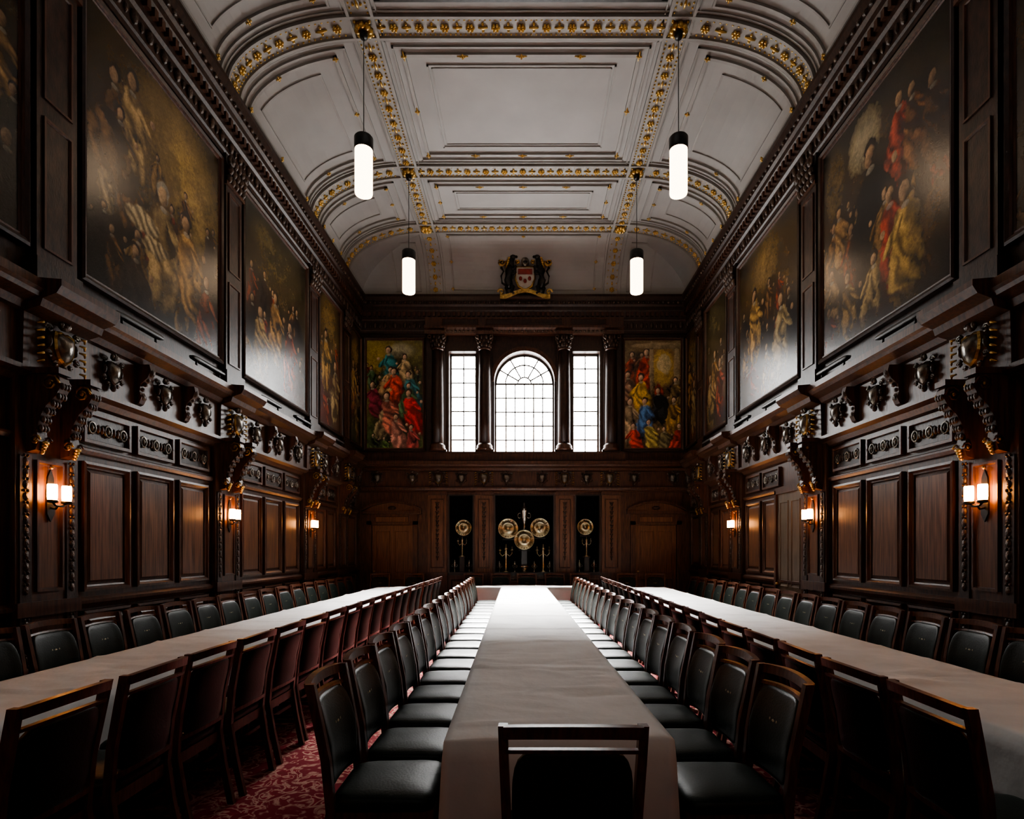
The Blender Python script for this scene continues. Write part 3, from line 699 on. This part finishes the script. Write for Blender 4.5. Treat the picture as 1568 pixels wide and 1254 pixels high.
# ------------------------------------------------------------ pendants
b=MB()
b.rev([(.112,0),(.118,.02),(.118,.60),(.112,.62)],(0,0,0),'pendant_glass',n=28)
b.rev([(.122,.60),(.126,.61),(.126,.76),(.11,.78),(.03,.80),(.012,.83)],(0,0,0),'black_metal',n=28)
b.rev([(.05,2.14),(.06,2.20),(.02,2.23)],(0,0,-.02),'black_metal',n=12)
b.tube([(0,0,.82),(0,0,2.15)],.006,'black_metal',6)
pm=b.mesh('pendant_lamp')
for sx in (-1,1):
    for y in (RY[2],RY[3]): inst('pendant_lamp',pm,(CX+sx*F0,y,6.36))
# ------------------------------------------------------------ coat of arms
b=MB()
b.plate([(-.17,.56),(.17,.56),(.18,.34),(.12,.2),(0,.12),(-.12,.2),(-.18,.34)],.02,.1,'shield_silver')
b.plate([(-.14,.53),(.14,.53),(.145,.42),(-.145,.42)],.1,.115,'shield_red')
for k in (-1,0,1): b.sphere((k*.09,.12,.33-.05*(k==0)),(.035,.02,.045),'shield_red',7,5)
b.tube([(x,.08,z) for x,z in ((-.17,.57),(.17,.57),(.195,.34),(.13,.18),(0,.1),(-.13,.18),(-.195,.34),(-.17,.57))],.024,'dull_gold',6)
b.sphere((0,.08,.68),(.085,.08,.1),'bronze',12,8); b.sphere((0,.14,.66),(.05,.03,.03),'black_metal',8,5)
b.torus((0,.08,.77),.07,.02,.02,'gold')
b.tube([(-.03,.08,.79),(0,.08,.86),(.02,.08,.93)],[.05,.06,.04],'bronze',8); b.sphere((.05,.1,.97),(.045,.04,.038),'bronze',8,6); b.tube([(.01,.1,.88),(.08,.12,.9),(.1,.12,.86)],[.022,.018,.015],'bronze',6)
for sg in (-1,1):
    b.tube([(sg*.30,.06,.16),(sg*.34,.07,.32),(sg*.32,.08,.48),(sg*.29,.09,.60)],[.07,.08,.09,.07],'black_metal',9)
    b.tube([(sg*.29,.09,.58),(sg*.27,.1,.68),(sg*.25,.11,.74)],[.07,.055,.05],'black_metal',8)
    b.sphere((sg*.24,.13,.77),(.065,.06,.055),'black_metal',9,6); b.sphere((sg*.18,.15,.755),(.035,.03,.028),'black_metal',7,5)
    for e_ in (-.02,.03): b.sphere((sg*(.26+e_),.12,.83),(.015,.015,.03),'black_metal',5,4)
    for k in range(5): b.sphere((sg*(.32+.01*k),.09,.76-.05*k),(.04,.05,.035),'dull_gold',6,4)
    b.tube([(sg*.3,.1,.54),(sg*.22,.14,.52),(sg*.18,.15,.58)],[.035,.028,.022],'black_metal',7)
    b.tube([(sg*.3,.1,.46),(sg*.23,.14,.42),(sg*.18,.15,.46)],[.035,.028,.022],'black_metal',7)
    b.tube([(sg*.31,.07,.2),(sg*.24,.12,.16),(sg*.27,.12,.05),(sg*.22,.14,.02)],[.06,.04,.028,.025],'black_metal',7)
    b.tube([(sg*.34,.07,.2),(sg*.38,.1,.14),(sg*.36,.1,.04),(sg*.32,.12,.01)],[.05,.035,.025,.025],'black_metal',7)
    b.tube([(sg*.37,.06,.2),(sg*.46,.06,.26),(sg*.48,.06,.4),(sg*.43,.06,.5),(sg*.48,.06,.58)],[.025,.02,.018,.018,.03],'black_metal',6)
    for cx_,cz_,rr,ph in ((.13,.88,.085,0),(.28,.96,.095,1),(.41,.86,.09,2),(.47,.69,.085,3),(.16,.70,.05,1)):
        P=[(sg*(cx_+rr*(1-k/13)*math.cos(k*.75+ph)),.06,cz_+rr*(1-k/13)*math.sin(k*.75+ph)) for k in range(12)]
        b.tube(P,[.028-.0014*k for k in range(12)],'dull_gold' if ph%2 else 'bronze',6)
        b.sphere((sg*cx_,.04,cz_),(rr*.75,.03,rr*.75),'black_metal',8,5)
    P=[(sg*(.48+.07*(1-k/12)*math.cos(k*.7)),.06,.08+.07*(1-k/12)*math.sin(k*.7)) for k in range(12)]; b.tube(P,.02,'gold',5)
rib=[(x,-.02+.06*math.cos(x*7)) for x in [-.5+.05*k for k in range(21)]]
b.rings([[(x,.1,z),(x,.14,z),(x,.14,z+.08),(x,.1,z+.08)] for x,z in rib],'dull_gold',False,True,True)
b.box(-.5,.5,0,.12,-.06,-.02,'wood_dark'); b.box(-.02,.02,-.15,.05,.1,.5,'wood_dark')
o=b.obj('coat_of_arms',(WC+.02,13.62,7.56),pi)
o.scale=(1.18,1,1.16)
# ------------------------------------------------------------ silver in niches
def platter(x,z,r,mt):
    b=MB(); b.rev([(r*.2,.035),(r*.22,.03),(r*.5,.012),(r*.62,.014),(r*.66,.03),(r*.95,.045),(r,.05),(r*1.0,.035),(r*.9,.02),(r*.3,.0)],(0,0,0),mt,'y',32)
    for k in range(20):
        a=2*pi*k/20; b.sphere((r*.82*math.cos(a),.045,r*.82*math.sin(a)),(r*.08,.012,r*.08),mt,6,4)
    b.sphere((0,.03,0),(r*.2,.03,r*.2),mt,12,6)
    for q_ in (-.5,.5): b.box(r*q_-.01,r*q_+.01,-.1,.0,-r-.02,-r*.3,'black_metal')
    b.box(-r*.6,r*.6,-.1,.05,-r-.03,-r-.01,'black_metal')
    b.obj('silver_platter',(x,14.3,z),pi)
for x,z,r,mt in ((-1.58,2.1,.2,'silver_gilt'),(1.45,2.12,.2,'silver_gilt'),(-.47,2.08,.25,'silver_gilt'),(.32,2.1,.24,'silver_gilt'),(-.07,1.80,.25,'silver_gilt')): platter(x,z,r,mt)
b=MB(); b.rev([(.09,0),(.1,.02),(.06,.04),(.02,.08),(.03,.12),(.018,.16),(.05,.22),(.075,.32),(.08,.42),(.085,.43),(.05,.49),(.02,.52),(.025,.56),(.005,.6)],(0,0,0),'silver',n=18)
for sg in (-1,1): b.torus((sg*.09,0,.33),.035,.05,.008,'silver',10,5)
cup=b.mesh('silver_cup')
b=MB(); b.rev([(.1,0),(.1,.02),(.05,.05),(.02,.08),(.03,.15),(.018,.2),(.022,.4),(.035,.44),(.02,.48),(.04,.5),(.04,.53),(.015,.54),(.014,.62)],(0,0,0),'silver_gilt',n=16)
for sg in (-1,1): b.tube([(0,0,.42),(sg*.08,0,.36),(sg*.13,0,.42),(sg*.13,0,.48)],.012,'silver_gilt',6); b.rev([(.01,.46),(.035,.48),(.035,.5),(.012,.5),(.012,.57)],(sg*.13,0,0),'silver_gilt',n=10)
can=b.mesh('candelabrum')
b=MB(); b.rev([(.2,0),(.22,.02),(.2,.04),(.08,.05),(.06,.1),(.14,.16),(.2,.22),(.19,.22),(.1,.15)],(0,0,0),'silver',n=22); bowl=b.mesh('silver_bowl')
b=MB(); b.box(-.1,.1,-.1,.1,0,.02,'black_wood'); b.box(-.07,.07,-.07,.07,.02,.98,'black_wood'); b.box(-.1,.1,-.1,.1,.98,1.0,'black_wood'); ped=b.mesh('display_plinth')
b=MB(); b.box(-.09,.09,-.09,.09,0,.02,'black_wood'); b.box(-.06,.06,-.06,.06,.02,.38,'black_wood'); b.box(-.09,.09,-.09,.09,.38,.4,'black_wood'); ped2=b.mesh('display_plinth')
inst('display_plinth',ped,(-.07,14.39,.98)); inst('silver_cup',cup,(-.07,14.39,1.98),0,1.3)
inst('silver_bowl',bowl,(-.07,14.2,.98),0,.8)
for x in (-.52,.4): inst('candelabrum',can,(x,14.18,.98),0,1.15)
for x in (-.3,.18,-.68,.56): inst('silver_cup',cup,(x,14.12,.98),0,.5)
for x in (-1.6,1.47):
    inst('display_plinth',ped2,(x,14.17,.98)); inst('candelabrum',can,(x,14.17,1.38),0,.8)
    for q_ in (-.18,.18): inst('silver_cup',cup,(x+q_,14.1,.98),0,.55)
# ------------------------------------------------------------ tables
def table(x0,x1,y0,y1,seed,rot=0,piv=(0,0),st=.04):
    rng=random.Random(seed); b=MB(); zt=.765; zb=.1
    nx=max(8,int((x1-x0)/st)); ny=max(8,int((y1-y0)/st)); 
    cr=[]
    for k in range(int((y1-y0)*5)):
        cr.append((rng.uniform(x0,x1),rng.uniform(y0,y1) if k%2 else rng.uniform(y0,y0+2.2),rng.uniform(-.55,.55),rng.uniform(.15,.5),rng.uniform(.004,.012)*rng.choice([1,1,-1]),rng.uniform(.02,.045)))
    seams=[y0+1.3+1.1*k+rng.uniform(-.2,.2) for k in range(int((y1-y0)/1.1))]
    sk=[rng.uniform(-.12,.12) for _ in seams]
    def z(x,y):
        h=0
        for cx_,cy_,an,ln,am,wd in cr:
            dx=x-cx_; dy=y-cy_
            if abs(dx)>.7 or abs(dy)>.6: continue
            t=dx*math.cos(an)+dy*math.sin(an); v_=-dx*math.sin(an)+dy*math.cos(an)
            h+=am*math.exp(-(t/ln)**2*2-(v_/wd)**2)
        for s_,k_ in zip(seams,sk):
            d=y-s_-k_*(x-x0)
            if abs(d)<.3: h+=.013*math.exp(-abs(d)/.07)*(1 if d>0 else max(0,1+d/.03))
        h+=.003*math.sin(y*6.1+x*3)+.002*math.sin(x*17+y*2.3)
        ed=min(x-x0,x1-x,y-y0,y1-y); h*=min(1,max(0,ed/.05+.2))
        return zt+h-(.008*math.exp(-ed/.012))
    xs=[x0+(x1-x0)*i/nx for i in range(nx+1)]; ys=[y0+(y1-y0)*(j/ny) for j in range(ny+1)]
    vs=[(x,y,z(x,y)) for y in ys for x in xs]
    fs=[(j*(nx+1)+i,j*(nx+1)+i+1,(j+1)*(nx+1)+i+1,(j+1)*(nx+1)+i) for j in range(ny) for i in range(nx)]
    per=[(i,0) for i in range(nx)]+[(nx,j) for j in range(ny)]+[(i,ny) for i in range(nx,0,-1)]+[(0,j) for j in range(ny,0,-1)]
    idx=[j*(nx+1)+i for i,j in per]; n=len(per); prev=idx; lev=9
    ph=[rng.uniform(0,6) for _ in range(4)]
    for l in range(1,lev+1):
        t=l/lev; cur=[]
        for k,(i,j) in enumerate(per):
            x,y=xs[i],ys[j]; ox=(-1 if i==0 else 1 if i==nx else 0); oy=(-1 if j==0 else 1 if j==ny else 0)
            s_=(x if j in (0,ny) else y); w=.5*math.sin(s_*9+ph[0])+.3*math.sin(s_*23+ph[1]+t)+.35*math.sin(s_*4.1+ph[2])
            o=.004+t*(.008+.012*w)
            if ox and oy: o+=.02*t
            cur.append(len(vs)); vs.append((x+ox*o,y+oy*o,zt-.01-(zt-zb)*t**.95+.012*math.sin(s_*5+ph[3])*(l==lev)))
        for k in range(n): fs.append((prev[k],prev[(k+1)%n],cur[(k+1)%n],cur[k]))
        prev=cur
    b.add(vs,fs,'table_linen',True)
    b.box(x0+.02,x1-.02,y0+.02,y1-.02,.71,.735,'chair_wood')
    y=y0+.15
    while y<y1:
        for x in (x0+.12,x1-.12): b.rev([(.022,0),(.025,.02),(.03,.71)],(x,min(y,y1-.12),0),'chair_wood',n=8)
        y+=1.9
    o=b.obj('banquet_table',(piv[0],piv[1],0),rot); return o
tilt=math.atan2(.20,9.6)
table(-.48,.48,0,9.65,1,tilt,(.135,2.38),.03)
table(-3.18,-2.34,1.9,12.1,2); table(2.09,2.93,2.2,12.1,3)
table(-1.55,1.45,12.15,12.75,4)
# ------------------------------------------------------------ chairs
def bow(x): return -.035*(1-(x/.22)**2)
b=MB()
def beam(P,w,t,m='chair_wood'):
    b.rings([[(x-w/2,y-t/2,z),(x+w/2,y-t/2,z),(x+w/2,y+t/2,z),(x-w/2,y+t/2,z)] for x,y,z in P],m,False,True,True)
for sx in (-1,1):
    beam([(sx*.205,-.29,0),(sx*.208,-.235,.25),(sx*.212,-.205,.44),(sx*.216,-.225,.65),(sx*.222,-.265,.85),(sx*.224,-.288,.962)],.03,.038)
    beam([(sx*.20,.20,0),(sx*.20,.205,.2),(sx*.205,.205,.44)],.034,.034)
    b.box(sx*.205-.012,sx*.205+.012,-.2,.2,.375,.435,'chair_wood')
    b.box(sx*.203-.01,sx*.203+.01,-.25,.2,.17,.195,'chair_wood')
b.box(-.2,.2,.195,.215,.375,.435,'chair_wood'); b.box(-.2,.2,-.215,-.195,.375,.435,'chair_wood'); b.box(-.2,.2,-.02,0,.17,.195,'chair_wood')
def yb_(z): return -.205-(z-.44)*.10-(max(0,z-.7))*.16
def rail(z0,z1,t,x=.222):
    rs=[]
    for k in range(13):
        xx=-x+2*x*k/12; yy=yb_((z0+z1)/2)+bow(xx)*.8; cr=.010*(1-(xx/.22)**2)
        rs.append([(xx,yy-t/2-.004,z0+cr),(xx,yy+t/2,z0+cr),(xx,yy+t/2-.006,z1+cr),(xx,yy-t/2-.010,z1+cr)])
    b.rings(rs,'chair_wood',False,True,True)
rail(.922,.962,.026); rail(.872,.886,.022,.215); rail(.50,.525,.022,.21)
b.sup((0,0,.70),(.198,.024,.184),'leather',.30,28,12,lambda x,y,z:(x,y+yb_(z)+bow(x)+.008,z))
b.sup((0,0,.462),(.226,.222,.042),'leather',.28,32,10,lambda x,y,z:(x*(1+.04*(y/.22)),y+.005,z+.012*(1-(x/.24)**2)*(1-(y/.23)**2)))
def cyy(x,z): return yb_(z)+bow(x)+.033
for x,z,rx,rz in ((0,.73,.022,.028),(-.032,.735,.01,.025),(.032,.735,.01,.025),(0,.77,.012,.012),(-.02,.69,.02,.006),(.02,.69,.02,.006),(-.035,.765,.007,.008),(.035,.765,.007,.008)):
    b.sphere((x,cyy(x,z),z),(rx,.003,rz),'crest_ink',8,5)
chm=b.mesh('dining_chair')
R=random.Random(3)
def chair(x,y,rot): inst('dining_chair',chm,(x,y,0),rot+R.uniform(-.03,.03),(1,1,1.03))
sp=.525
for k in range(18):
    y=2.62+k*sp
    if y<11.9:
        xc=.135-math.sin(tilt)*(y-2.38)
        chair(xc-.745+R.uniform(-.01,.01),y,-pi/2+tilt); chair(xc+.75+R.uniform(-.01,.01),y-.02,pi/2+tilt)
for k in range(19):
    y=2.24+k*.53
    if y>11.9: continue
    chair(-2.09+R.uniform(-.01,.01),y,pi/2); chair(1.85+R.uniform(-.01,.01),y,-pi/2)
    chair(-3.42+R.uniform(-.01,.01),y+.1,-pi/2); chair(3.19+R.uniform(-.01,.01),y+.1,pi/2)
chair(.15,2.12,0)
for x in (-3.45,-2.65,-1.25,-.62,.0,.66,1.25,2.35,3.0): chair(x,13.2,pi)
# ------------------------------------------------------------ daylight, world, camera
sl=bpy.data.lights.new('daylight_sun','SUN'); sl.energy=360; sl.angle=math.radians(40); sl.color=(1,.985,.96)
so=bpy.data.objects.new('daylight_sun',sl); S.collection.objects.link(so); so.rotation_euler=(math.radians(-40),0,0); so.location=(0,18,12)
w=bpy.data.worlds.new('World'); S.world=w; w.use_nodes=True; w.node_tree.nodes['Background'].inputs[0].default_value=(.5,.55,.6,1); w.node_tree.nodes['Background'].inputs[1].default_value=.3
try: S.view_settings.look='AgX - Medium High Contrast'
except Exception as ex: print(ex)
cam=bpy.data.cameras.new('Camera'); co=bpy.data.objects.new('Camera',cam); S.collection.objects.link(co); S.camera=co
co.location=(0,0,1.55); co.rotation_euler=(pi/2,0,0)
cam.sensor_width=36; cam.lens=878/1568*36; cam.shift_x=-(807-784)/1568; cam.shift_y=(842-627)/1568; cam.clip_start=.05
